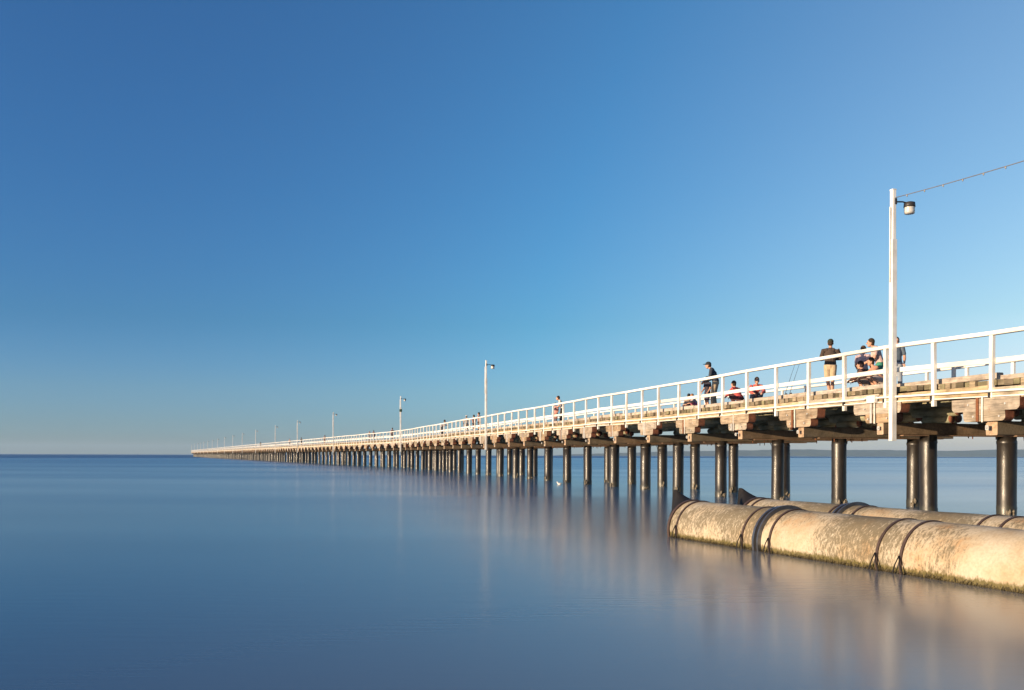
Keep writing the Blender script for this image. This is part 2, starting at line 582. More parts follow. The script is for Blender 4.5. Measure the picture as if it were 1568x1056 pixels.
def put(name, mesh, a, w, z, scale=(1, 1, 1), rx=0.0, ry=0.0, rz=0.0):
    o = bpy.data.objects.new(name, mesh)
    COL.objects.link(o)
    o.parent = pier
    p, th = at(a, w, z), line(a)[1]
    o.location = p - pier.location
    o.rotation_euler = (rx, ry, th + rz)
    o.scale = scale
    return o

def stuff_matrix(a, w, z, scale=(1, 1, 1), rx=0, ry=0, rz=0):
    return PINV @ Matrix.Translation(at(a, w, z)) @ Euler((rx, ry, line(a)[1] + rz)).to_matrix().to_4x4() @ Matrix.Diagonal((*scale, 1))

def finish_stuff(mb, name, mats):
    if not mb.f: return
    o = mb.build(name, mats, pier)
    o['kind'] = 'stuff'
    return o

# local frame of a piece: X along the pier (outwards), +Y towards the camera's side, Z up

# ---- piles: wrapped cylinder, seam ridge, collar
def pile_vf(rnd, r, seg=20):
    prof = [(-1.4, 1.0), (0.0, 1.0), (0.22, 1.03), (0.24, 1.0), (0.9, .99), (1.6, 1.0), (2.20, 1.0), (2.215, 1.025), (2.30, 1.025), (2.31, .97), (2.46, .97)]
    vs, fs = [], []
    for z, k in prof:
        ox, oy = rnd.uniform(-.006, .006), rnd.uniform(-.006, .006)
        for i in range(seg):
            q = 2 * math.pi * i / seg
            rr = r * k * (1 + (0.035 if i == 3 else 0) + rnd.uniform(-.008, .008))
            vs.append((ox + rr * math.cos(q), oy + rr * math.sin(q), z))
    for j in range(len(prof) - 1):
        for i in range(seg):
            i2 = (i + 1) % seg
            fs.append((j * seg + i, j * seg + i2, (j + 1) * seg + i2, (j + 1) * seg + i))
    fs.append(tuple(range((len(prof) - 1) * seg, len(prof) * seg)))
    return vs, fs
pile_meshes = []
for k in range(6):
    rnd = random.Random(50 + k)
    mb = MB(); vs, fs = pile_vf(rnd, [.25, .28, .24, .265, .29, .255][k]); mb.add(vs, fs, 0, True)
    pile_meshes.append(mb.mesh('pile', [M['wrap']]))
lowpile = [pile_vf(random.Random(90 + k), .26, 10) for k in range(3)]

# ---- small clumps of oysters and weed at the pile feet
def clump_mesh(seed):
    rnd = random.Random(seed)
    mb = MB()
    for _ in range(5):
        c = Vector((rnd.uniform(-.05, .05), rnd.uniform(-.05, .05), rnd.uniform(0, .22)))
        r = rnd.uniform(.03, .065)
        vs, fs = tube_vf([c + Vector((0, 0, -r * 1.5)), c, c + Vector((rnd.uniform(-.02, .02), 0, r * 1.6))], [r * .5, r, r * .3], 6)
        mb.add(vs, fs, 0, True)
    return mb.mesh('oyster_clump', [M['oyster']])
M['oyster'] = plain('oyster_shell', (.20, .17, .13), 0.8, 0, 0.6, 18)
clumps = [clump_mesh(k) for k in range(3)]

# ---- headstocks across the pier
def headstock_mesh(seed):
    rnd = random.Random(seed)
    mb = MB()
    x = .17 + rnd.uniform(-.015, .02)
    prof_y = (-6.1, .1 + rnd.uniform(-.04, .1))
    vs, fs = box_vf(prof_y[0], prof_y[1], -x, x, 0, .36, .02, .008, rnd)
    rot = Matrix.Rotation(R(90), 4, 'Z')        # X axis -> Y axis
    mb.add(vs, fs, [0, 1] + [0] * (len(fs) - 2), False, rot)
    return mb.mesh('headstock', [M['head'], M['headend']])
heads = [headstock_mesh(200 + k) for k in range(5)]

# ---- corbels: timbers along the pier with rounded lower ends
def corbel_mesh(L, H, Wd, seed, logs=False):
    rnd = random.Random(seed)
    mb = MB()
    h = L / 2
    c = H * 0.62
    pr = [(-h, H), (-h, H * .45)]
    for k in range(1, 5):
        q = k / 4 * math.pi / 2
        pr.append((-h + c * .55 * (1 - math.cos(q)), H * .45 - H * .45 * math.sin(q)))
    pr2 = [(-x, z) for x, z in reversed(pr)]
    prof = pr + pr2
    prof = [(x + rnd.uniform(-.01, .01), z) for x, z in prof]
    vs, fs = prism_y(prof, -Wd / 2, Wd / 2)
    n = len(prof)
    mi = [0, 0]
    for k in range(n):
        (xa, za), (xb, zb) = prof[k], prof[(k + 1) % n]
        end = (abs(xa) > h - c * .6 and abs(xb) > h - c * .6 and xa * xb > 0)
        mi.append(1 if end else 0)
    mb.add(vs, fs, mi)
    me = mb.mesh('corbel', [M['log'] if logs else M['corbel'], M['endgrain']])
    return fix_normals(me)
corb_up = [corbel_mesh(2.3, .33, .30, 300 + k) for k in range(3)]
corb_lo = [corbel_mesh(1.45, .28, .28, 310 + k) for k in range(3)]
def log_corbel_mesh(L, r, seed):
    rnd = random.Random(seed)
    mb = MB()
    pts = [(-L / 2 + L * k / 3, rnd.uniform(-.015, .015), 0) for k in range(4)]
    vs, fs = tube_vf(pts, [r * rnd.uniform(.94, 1.04) for _ in pts], 12)
    mb.add(vs, fs, [0] * (len(fs) - 2) + [1, 1], True)
    return mb.mesh('inner_corbel', [M['log'], M['endgrain']])
corb_in = [(log_corbel_mesh(1.9, .155, 320 + k), log_corbel_mesh(1.05, .135, 330 + k)) for k in range(3)]

# ---- girders: squared outer ones and round inner logs
def girder_mesh(seed):
    rnd = random.Random(seed)
    mb = MB(); vs, fs = box_vf(-BENT / 2 + .004, BENT / 2 - .004, -.14, .14, 0, .30, .012, .01, rnd)
    mb.add(vs, fs)
    return mb.mesh('edge_girder', [M['fascia']])
girders = [girder_mesh(400 + k) for k in range(4)]
def log_mesh(seed):
    rnd = random.Random(seed)
    mb = MB()
    pts = [(-BENT / 2 + BENT * k / 3, rnd.uniform(-.02, .02), rnd.uniform(-.015, .005)) for k in range(4)]
    vs, fs = tube_vf(pts, [rnd.uniform(.185, .205) for _ in pts], 12)
    mb.add(vs, fs, [0] * (len(fs) - 2) + [1, 1], True)
    return mb.mesh('log_girder', [M['log'], M['endgrain']])
logs = [log_mesh(420 + k) for k in range(3)]

# ---- deck planks and kerb
PLANK = 0.215
def plank_mesh(seed):
    rnd = random.Random(seed)
    mb = MB()
    vs, fs = box_vf(-6.40 - rnd.uniform(0, .03), .12, -PLANK / 2 + .006, PLANK / 2 - .006, -.15 + rnd.uniform(-.02, .015), 0, .012, .006, rnd)
    mb.add(vs, fs, 0, False, Matrix.Rotation(R(90), 4, 'Z'))
    return mb.mesh('deck_plank', [M['deck']])
planks = [plank_mesh(500 + k) for k in range(8)]
def kerb_mesh(seed, L=4.29):
    rnd = random.Random(seed)
    mb = MB(); vs, fs = box_vf(-L / 2 + .006, L / 2 - .006, -.10, .10, 0, .155, .014, .012, rnd)
    mb.add(vs, fs)
    return mb.mesh('kerb_timber', [M['kerb']])
kerbs = [kerb_mesh(520 + k) for k in range(4)]

# ---- railing pieces
POST = 2.02
def post_mesh():
    mb = MB()
    vs, fs = box_vf(3.24, 5.02, -.052, .052, -.055, .055, .007)
    mb.add([(-z, y, x) for x, y, z in vs], fs)
    me = mb.mesh('rail_post', [M['white']])
    return fix_normals(me)
post_me = post_mesh()
def post_far_mesh():
    mb = MB()
    vs, fs = box_vf(3.5, 5.02, -.052, .052, -.055, .055, .007)
    mb.add([(-z, y, x) for x, y, z in vs], fs)
    return fix_normals(mb.mesh('rail_post', [M['white']]))
post_far_me = post_far_mesh()
def bar_mesh(name, y, z, ch, mat):
    mb = MB(); vs, fs = box_vf(-.5, .5, -y / 2, y / 2, -z, 0, ch); mb.add(vs, fs)
    return mb.mesh(name, [mat])
top_me = bar_mesh('top_rail', .165, .105, .012, M['white'])
mid_me = bar_mesh('middle_rail', .06, .135, .008, M['white'])
def rod_mesh(name, r, mat, seg=10):
    mb = MB(); vs, fs = tube_vf([(-.5, 0, 0), (.5, 0, 0)], r, seg); mb.add(vs, fs, 0, True)
    return mb.mesh(name, [mat])
cond_me = rod_mesh('conduit', .032, M['conduit'])
thin_me = rod_mesh('thin_pipe', .018, M['conduit'], 8)

def span(a0, a1, w, z):
    """placement of a unit-length bar between two stations"""
    p, q = at(a0, w, z), at(a1, w, z)
    d = q - p
    return (p + q) / 2, d.length, math.atan2(d.y, d.x)
def put_span(name, mesh, a0, a1, w, z, z1=None):
    c, L, th = span(a0, a1, w, z)
    o = bpy.data.objects.new(name, mesh)
    COL.objects.link(o); o.parent = pier
    o.location = c - pier.location
    o.rotation_euler = (0, math.asin((at(a0, w, z).z - at(a1, w, z).z) / L), th); o.scale = (L, 1, 1)
    return o
def span_matrix(a0, a1, w, z):
    c, L, th = span(a0, a1, w, z)
    return PINV @ Matrix.Translation(c) @ Matrix.Rotation(th, 4, 'Z') @ Matrix.Rotation(math.asin((at(a0, w, z).z - at(a1, w, z).z) / L), 4, 'Y') @ Matrix.Diagonal((L, 1, 1, 1))
def mesh_vf(me):
    return [tuple(v.co) for v in me.vertices], [tuple(p.vertices) for p in me.polygons], [p.material_index for p in me.polygons]

rnd = random.Random(11)
far_bits = {k: MB() for k in ('pile', 'corbel', 'log', 'girder', 'plank', 'post', 'rail', 'kerb')}
W_PILE = (1.5, 4.5)
LOGW = (1.9, 3.95, 5.75)
for i, a in enumerate(bents):
    near_i = a < 620
    # piles
    for j, w in enumerate(W_PILE):
        ww = w + rnd.uniform(-.10, .10)
        aa = a + rnd.uniform(-.06, .06)
        if a < 150 * BENT - 30:
            put('pile', pile_meshes[rnd.randrange(6)], aa, ww, 0, (1, 1, 1), R(rnd.uniform(-.5, .5)), R(rnd.uniform(-.5, .5)), rnd.uniform(0, 6.28))
            if a < 60:
                for _ in range(2):
                    ang = R(rnd.uniform(-60, 40))
                    d = Vector((math.sin(ang), -math.cos(ang))) * .27
                    o = put('oyster_clump', clumps[rnd.randrange(3)], aa, ww, rnd.uniform(-.06, .02), (1, 1, rnd.uniform(.7, 1.3)), 0, 0, rnd.uniform(0, 6))
                    o.location.x += d.x; o.location.y += d.y
        else:
            vs, fs = lowpile[rnd.randrange(3)]
            far_bits['pile'].add(vs, fs, 0, True, stuff_matrix(aa, ww, 0))
    # headstock
    put('headstock', heads[rnd.randrange(5)], a, 0.02 + rnd.uniform(-.10, .06), 2.45, (rnd.uniform(.92, 1.12), 1, 1))
    # packing board under the headstock and hanging bolts, close bents only
    if a < 60:
        mb = MB()
        vs, fs = box_vf(-5.6, -.5, -.24, .24, -.035, -.004, .004, .01, rnd)
        mb.add(vs, fs, 0, False, Matrix.Rotation(R(90), 4, 'Z'))
        put('packing_board', mb.mesh('packing_board', [M['soffit']]), a, 0, 2.45)
        for _ in range(7):
            mb = MB()
            L = rnd.uniform(.05, .13)
            vs, fs = tube_vf([(0, 0, 0), (rnd.uniform(-.01, .01), 0, -L)], [.022, .014], 6); mb.add(vs, fs)
            put('hanging_bolt', mb.mesh('hanging_bolt', [M['rust']]), a + rnd.uniform(-.2, .2), rnd.uniform(.3, 5.4), 2.42)
        mb = MB()
        vs, fs = box_vf(-.055, .055, 0, .014, -.06, .06); mb.add(vs, fs)
        vs, fs = tube_vf([(0, .0, 0), (0, .045, 0)], .028, 8); mb.add(vs, fs)
        put('bolt_plate', mb.mesh('bolt_plate', [M['galv']]), a + rnd.uniform(-.02, .02), -.215, 2.64)
        # rusty strap and galvanised bar tying the corbels to the headstock
        mb = MB(); vs, fs = box_vf(-.045, .045, 0, .018, 0, .62); mb.add(vs, fs)
        put('tie_strap', mb.mesh('tie_strap', [M['rust'] if i % 2 else M['galv']]), a + .30, -.245, 2.80)
        mb = MB(); vs, fs = tube_vf([(0, 0, 0), (0, 0, .66)], .024, 8); mb.add(vs, fs)
        put('tie_rod', mb.mesh('tie_rod', [M['galv']]), a + .12, -.26, 2.78)
        for (dx, z) in ((.62, 3.24), (-.62, 3.24), (.45, 2.93), (-.42, 2.93)):
            mb = MB(); vs, fs = tube_vf([(0, 0, 0), (0, .03, 0)], .028, 8); mb.add(vs, fs)
            put('bolt_head', mb.mesh('bolt_head', [M['galv']]), a + dx, -.235 if z > 3 else -.225, z)
    # outer corbels
    for (ml, z, w) in ((corb_up, 3.07, -.09), (corb_lo, 2.805, -.09)):
        k = rnd.randrange(3)
        da, dw, s = rnd.uniform(-.12, .12), rnd.uniform(-.035, .035), rnd.uniform(.84, 1.10)
        if a < 330:
            put('corbel', ml[k], a + da, w + dw, z, (s, 1, 1))
        else:
            vs, fs, mi = mesh_vf(ml[k]); far_bits['corbel'].add(vs, fs, mi, False, stuff_matrix(a + da, w + dw, z, (s, 1, 1)))
    # inner log girders on their own corbels
    for w in LOGW:
        k = rnd.randrange(3)
        if a < 185:
            for me, z in zip(corb_in[k], (3.16, 2.935)):
                put('inner_corbel', me, a + rnd.uniform(-.1, .1), w, z, (rnd.uniform(.85, 1.12), 1, 1))
            put('log_girder', logs[k], a + BENT / 2, w, 3.49)
        else:
            vs, fs, mi = mesh_vf(logs[k]); far_bits['log'].add(vs, fs, mi, True, stuff_matrix(a + BENT / 2, w, 3.49))
            for me, z in zip(corb_in[k], (3.16, 2.935)):
                vs, fs, mi = mesh_vf(me); far_bits['log'].add(vs, fs, mi, True, stuff_matrix(a, w, z))
    # squared edge girders, near and far side, and kerb timbers
    a2 = a + BENT / 2
    put('edge_girder', girders[rnd.randrange(4)], a2, -.05 + rnd.uniform(-.01, .01), 3.395, (1, 1, .97))
    for w in (.20 + rnd.uniform(-.015, .015), WID - .20):
        me = kerbs[rnd.randrange(4)]
        if a < 590:
            put('kerb_timber', me, a2, w, Z_DECK + .004)
        else:
            vs, fs, mi = mesh_vf(me); far_bits['kerb'].add(vs, fs, mi, False, stuff_matrix(a2, w, Z_DECK + .004))

na = A_MIN
k = 0
np_ = 0
while na < A_MAX:
    z = Z_DECK + .012 * math.sin(na * .37) * 0 + rnd.uniform(-.014, .004)
    me = planks[rnd.randrange(8)]
    w = .0 + rnd.uniform(-.06, .05)
    pw = rnd.choice((.85, .95, 1.0, 1.0, 1.15, 1.4))
    na += PLANK * (pw - 1) / 2
    rz = R(rnd.uniform(-.12, .12))
    if -6.5 <= na and np_ < 300:
        put('deck_plank', me, na, w, z, (pw, 1, 1), 0, 0, rz); np_ += 1
    else:
        vs, fs, mi = mesh_vf(me); far_bits['plank'].add(vs, fs, mi, False, stuff_matrix(na, w, z, (pw, 1, 1), 0, 0, rz))
    na += PLANK * (pw + 1) / 2

posts_a = []
a = .10 - POST * 12
while a < A_MAX:
    posts_a.append(a); a += POST
for i, a in enumerate(posts_a):
    vis = a > -8
    for side, w, me in ((0, -.175, post_me), (1, WID + .06, post_far_me)):
        dz = rnd.uniform(-.03, .02)
        lean = R(rnd.uniform(-.45, .45))
        if vis and a < (410 if side == 0 else 170):
            put('rail_post', me, a, w, settle(a), (1, 1, 1), lean, R(rnd.uniform(-.5, .5)), 0)
        else:
            vs, fs, mi = mesh_vf(me); far_bits['post'].add(vs, fs, mi, False, stuff_matrix(a, w, 0))
# rails run over several posts; each length is a piece
def rails(w_top, w_mid, w_extra=None):
    for j in range(0, len(posts_a) - 1, 2):
        a0, a1 = posts_a[j], posts_a[min(j + 2, len(posts_a) - 1)]
        g = .003
        if -8 < a1 < 590:
            put_span('top_rail', top_me, a0 + g, a1 - g, w_top, Z_RAIL)
            put_span('middle_rail', mid_me, a0 + g, a1 - g, w_mid, 4.42)
        else:
            for me, w, z in ((top_me, w_top, Z_RAIL), (mid_me, w_mid, 4.42)):
                vs, fs, mi = mesh_vf(me); far_bits['rail'].add(vs, fs, mi, False, span_matrix(a0 + g, a1 - g, w, z))
rails(-.175, -.09)
rails(WID + .06, WID - .03)
for j in range(0, len(posts_a) - 1, 3):
    a0, a1 = posts_a[j] + .9, posts_a[min(j + 3, len(posts_a) - 1)] + .9
    put_span('conduit', cond_me, a0, a1, -.275, 3.555 + rnd.uniform(-.012, .012))
    if a0 < 120:
        put_span('thin_pipe', thin_me, a0, a1, -.225, 3.43)
        for q in (1.1, 3.2, 5.2):
            mb = MB(); vs, fs = box_vf(-.02, .02, -.045, .045, -.10, .05); mb.add(vs, fs)
            put('pipe_clip', mb.mesh('pipe_clip', [M['darksteel']]), a0 + q, -.235, 3.50)
# junction box on the conduit
mb = MB(); vs, fs = box_vf(-.19, .19, -.05, .05, -.11, .11, .01); mb.add(vs, fs)
put('junction_box', mb.mesh('junction_box', [M['conduit']]), .62, -.30, 3.52)

finish_stuff(far_bits['pile'], 'distant_piles', [M['wrap']])
finish_stuff(far_bits['corbel'], 'distant_corbels', [M['corbel'], M['endgrain']])
finish_stuff(far_bits['log'], 'distant_log_girders', [M['log'], M['endgrain']])
finish_stuff(far_bits['plank'], 'distant_deck_planks', [M['deck']])
finish_stuff(far_bits['kerb'], 'distant_kerb_timbers', [M['kerb']])
finish_stuff(far_bits['post'], 'distant_rail_posts', [M['white']])
finish_stuff(far_bits['rail'], 'distant_rails', [M['white']])

# ------------------------------------------------------------------ lamp posts
m, t, b = newmat('lamp_glass')
b.inputs['Base Color'].default_value = (.75, .72, .66, 1)
b.inputs['Roughness'].default_value = 0.25
b.inputs['Transmission Weight'].default_value = 0.35
M['lens'] = m
M['lampcap'] = plain('lamp_cap', (.045, .04, .04), 0.5, 0.2)
M['greenbox'] = plain('green_panel', (.05, .09, .06), 0.6)

ORD = ['first', 'second', 'third', 'fourth', 'fifth', 'sixth', 'seventh', 'eighth', 'ninth', 'tenth', 'eleventh', 'twelfth',
       'thirteenth', 'fourteenth', 'fifteenth', 'sixteenth', 'seventeenth', 'eighteenth']
def post_shape():
    mb = MB()
    vs, fs = box_vf(2.36, 8.25, -.085, .085, -.075, .075, .012); mb.add([(-z, y, x) for x, y, z in vs], fs)
    lo = fix_normals(mb.mesh('lower_pole', [M['white']]))
    mb = MB()
    vs, fs = box_vf(8.25, 9.70, -.06, .06, -.075, .062, .01); mb.add([(-z, y, x) for x, y, z in vs], fs)
    vs, fs = box_vf(9.70, 9.72, -.068, .068, -.082, .07, .004); mb.add([(-z, y, x) for x, y, z in vs], fs)
    hi = fix_normals(mb.mesh('upper_pole', [M['white']]))
    mb = MB()
    vs, fs = tube_vf([(0, 0, 0), (0, -.26, .02), (0, -.50, -.02)], .022, 8); mb.add(vs, fs, 0, True)
    vs, fs = box_vf(-.07, .07, -.02, .05, -.09, .09, .01); mb.add(vs, fs)
    arm = mb.mesh('lamp_arm', [M['lampcap']])
    mb = MB()
    prof = [(0, .0), (.0, .10), (-.02, .155), (-.15, .165), (-.16, .15)]
    vs, fs = lathe_x(prof, 20); mb.add([(y, z, x) for x, y, z in vs], fs, 0, True)
    cap = fix_normals(mb.mesh('lamp_hood', [M['lampcap']]))
    mb = MB()
    prof = [(-.15, .148), (-.30, .150), (-.345, .135), (-.35, .0)]
    vs, fs = lathe_x(prof, 20); mb.add([(y, z, x) for x, y, z in vs], fs, 0, True)
    lens = fix_normals(mb.mesh('lamp_lens', [M['lens']]))
    mb = MB()
    vs, fs = tube_vf([(.0, .11, 7.0), (0, .11, 9.2)], .02, 6); mb.add(vs, fs, 0, True)
    pipe = mb.mesh('cable_pipe', [M['conduit']])
    return lo, hi, arm, cap, lens, pipe
LP = post_shape()
lamp_px = [1368, 744.6, 613.7, 510.5, 455.6, 421.6, 391.5, 371, 356.5, 343.7, 333, 325, 318, 312, 307, 302.5, 297.5, 293.3]
lamp_a = [a_of_px(x, -.3) for x in lamp_px]
special = {0: 'tall white lamp post nearest the camera with a festoon cable tied to its top',
           1: 'white lamp post standing clear at the middle of the pier railing',
           2: 'white lamp post carrying a small dark green box below its lamp',
           17: 'tiny white lamp post at the very seaward end of the pier'}
for i, a in enumerate(lamp_a):
    lab = special.get(i, 'small white lamp post, %s from the right along the pier railing' % ORD[i])
    a = min(a, A_MAX - .6)
    p, th = at(a, -.33), line(a)[1]
    r = empty('lamp_post', (p.x, p.y, 0), th)
    if i == 0: r.rotation_euler = (0, 0, th)
    tag(r, lab, 'lamp post', 'lamp posts along the pier')
    z0 = 0
    o = obj('lower_pole', LP[0], r); o = obj('upper_pole', LP[1], r)
    if i < 5: obj('cable_pipe', LP[5], r)
    arm = obj('lamp_arm', LP[2], r); arm.location = (0, -.06, 9.36)
    hood = obj('lamp_hood', LP[3], r); hood.location = (0, -.56, 9.39)
    lens = obj('lamp_lens', LP[4], r); lens.location = (0, -.56, 9.39)
    r.location.z = -.10
    if i == 0:
        r.rotation_euler = (0, R(0), th)
    if i == 2:
        mb = MB(); vs, fs = box_vf(-.16, .16, -.16, .16, 7.62, 7.98, .02); mb.add(vs, fs)
        mb.build('control_box', [M['greenbox']], r)

# festoon cable from the nearest lamp post towards the shore
pa, pb = at(lamp_a[0] - .05, -.30, 9.37), at(lamp_a[0] - 26, -.30, 9.50)
pts = []
for k in range(41):
    u = k / 40
    p = pa.lerp(pb, u); p.z -= 4 * .6 * u * (1 - u)
    pts.append(p)
fest = empty('festoon_cable', (pa.x, pa.y, 0))
tag(fest, 'thin festoon cable with small bulbs rising right from the nearest lamp post', 'cable')
mb = MB(); vs, fs = tube_vf([p - fest.location for p in pts], .011, 6); mb.add(vs, fs, 0, True)
mb.build('cable', [M['cable']], fest)
mb = MB()
vs, fs = tube_vf([(0, 0, 0), (0, 0, -.04), (0, 0, -.07), (0, 0, -.085)], [.02, .022, .024, .008], 8); mb.add(vs, fs, 0, True)
bulb_me = mb.mesh('bulb', [M['bulbglass']])
for k in range(34):
    u = (k + .7) / 36
    p = pa.lerp(pb, u); p.z -= 4 * .6 * u * (1 - u)
    o = obj('bulb', bulb_me, fest); o.location = p - fest.location; o.scale = (.9, .9, .7)

# small grey lid-topped post behind the far rail
gp = empty('water_tap_post', at(a_of_px(1460, WID - .35), WID - .35, Z_DECK))
tag(gp, 'short grey post with a sloping blue-grey lid at the far railing', 'post')
mb = MB(); vs, fs = box_vf(0, 1.22, -.06, .06, -.06, .06, .01); mb.add([(-z, y, x) for x, y, z in vs], fs)
fix_normals(mb.mesh('x', [])); 
o = mb.build('shaft', [M['galv']], gp); fix_normals(o.data)
mb = MB(); vs, fs = box_vf(-.17, .17, -.12, .12, 0, .05, .01); mb.add(vs, fs)
o = mb.build('lid', [M['coupling']], gp); o.location = (0, 0, 1.21); o.rotation_euler = (R(14), 0, line(0)[1])

# ------------------------------------------------------------------ outfall pipes
U = Vector((0.3617, -0.932, 0)).normalized()       # along the pipe, towards the shore
V_ = Vector((0.932, 0.3617, 0))
PR, PZ = 0.63, 0.16
def outfall(end, length, straps, coupling, label):
    th = math.atan2(U.y, U.x)
    r = empty('outfall_pipe', (end.x, end.y, PZ), th)
    tag(r, label, 'pipe', 'outfall pipes')
    rnd = random.Random(int(end.x * 100))
    # barrel
    seg = 56
    mb = MB()
    nx = int(length / .12)
    vs, fs = [], []
    for i in range(nx + 1):
        x = length * i / nx
        for k in range(seg):
            q = 2 * math.pi * k / seg
            rr = PR * (1 + .006 * math.sin(x * 1.7 + q * 2) + .004 * math.sin(x * 4.1 + q * 5) + rnd.uniform(-.0015, .0015))
            vs.append((x, rr * math.cos(q), rr * math.sin(q)))
    for i in range(nx):
        for k in range(seg):
            k2 = (k + 1) % seg
            fs.append((i * seg + k, (i + 1) * seg + k, (i + 1) * seg + k2, i * seg + k2))
    fs.append(tuple(range(seg)))
    mb.add(vs, fs, 0, True)
    fix_normals(mb.build('barrel', [M['pipe']], r).data)
    # straps: flat bands with a bolted shackle at the foot
    for s in straps:
        mb = MB()
        vs, fs = lathe_x([(s - .024, PR - .02), (s - .024, PR + .022), (s + .024, PR + .022), (s + .024, PR - .02)], 56)
        mb.add(vs, fs, 0, False)
        st = mb.build('strap', [M['strap']], r); fix_normals(st.data)
        for q, L in ((-.09, .30), (.10, .28)):
            mb = MB()
            foot = Vector((s + q, -(PR + .07), -.14)); top = Vector((s, -(PR + .035), .12))
            vs, fs = tube_vf([top, (top + foot) / 2 + Vector((0, -.015, 0)), foot, foot + Vector((q * .5, -.05, -.12))], [.010, .009, .014, .013], 8)
            mb.add(vs, fs, 0, True)
            mb.build('shackle', [M['rubber']], st)
    # flanged coupling
    mb = MB()
    s = coupling
    vs, fs = lathe_x([(s - .16, PR - .02), (s - .16, PR + .05), (s - .10, PR + .05), (s - .10, PR + .02), (s + .02, PR + .02), (s + .02, PR + .075), (s + .06, PR + .075), (s + .06, PR - .02)], 56)
    mb.add(vs, fs)
    cp = mb.build('coupling', [M['coupling']], r); fix_normals(cp.data)
    mb = MB()
    vs, fs = lathe_x([(s - .09, PR + .0), (s - .09, PR + .045), (s + .01, PR + .045), (s + .01, PR)], 56); mb.add(vs, fs)
    fix_normals(mb.build('rubber_sleeve', [M['rubber']], cp).data)
    # fringe of weed hanging at the waterline
    mb = MB()
    for _ in range(5200):
        x = rnd.uniform(.1, length)
        zl = -PZ + abs(rnd.gauss(0, .03)) + .008
        for sgn in ((-1,) if rnd.random() < .75 else (1,)):
            y = math.sqrt(max(.01, PR * PR - zl * zl)) * 1.004
            L_, wd = rnd.uniform(.02, .06), rnd.uniform(.004, .011)
            q = rnd.uniform(-.03, .03)
            out_ = rnd.uniform(.004, .035)
            vs = [(x - wd, sgn * y, zl), (x + wd, sgn * y, zl), (x + wd * .3 + q, sgn * (y + out_), zl - L_), (x + q, sgn * (y + out_ * .6), zl - L_ - .01)]
            mb.add(vs, [(0, 1, 2, 3)])
    wf = mb.build('weed_fringe', [M['weed']], r); wf['kind'] = 'stuff'
    # end collar and duckbill valve
    mb = MB()
    vs, fs = lathe_x([(-.02, PR - .05), (-.02, PR + .03), (.06, PR + .03), (.06, PR - .01)], 56); mb.add(vs, fs)
    fix_normals(mb.build('end_collar', [M['strap']], r).data)
    mb = MB()
    vs, fs = [], []
    ns, sg = 14, 40
    for i in range(ns + 1):
        u = i / ns
        e = -u * .86
        s_ = u * u * (3 - 2 * u)
        hw = PR * .985 * (1 - s_) + .045 * s_
        hh = PR * .985 + .23 * min(1, (u / .80)) ** 1.5
        for k in range(sg):
            q = 2 * math.pi * k / sg
            y, z = math.cos(q), math.sin(q)
            vs.append((e + (0.04 * abs(z) if i == ns else 0), hw * y, hh * z * (1 - .0 * u)))
    for i in range(ns):
        for k in range(sg):
            k2 = (k + 1) % sg
            fs.append((i * sg + k, i * sg + k2, (i + 1) * sg + k2, (i + 1) * sg + k))
    fs.append(tuple(range(ns * sg, (ns + 1) * sg)))
    mb.add(vs, fs, 0, True)
    o = mb.build('duckbill_valve', [M['rubber']], r); fix_normals(o.data)
    return r
E0 = Vector((4.23, 20.2, 0)) - U * .12
E1 = E0 - U * .30
outfall(E1, 17.8, (.34, 2.75, 3.60, 6.32, 6.82, 9.9), 3.28, 'front sandy concrete outfall pipe with dark straps lying in the water')
E2 = E0 + V_ * 2.2 - U * .85
outfall(E2, 18.5, (.29, 2.94, 3.62, 6.64, 7.08, 10.2), 3.24, 'rear outfall pipe half hidden behind the front pipe, under the pier edge')

# ------------------------------------------------------------------ people
SKIN = plain('skin', (.50, .27, .18), 0.55, 0, 0.1, 12)
_cm = {}
def cloth(c):
    if c not in _cm:
        _cm[c] = plain('cloth', c, 0.9, 0, 0.3, 9, 0.15)
    return _cm[c]

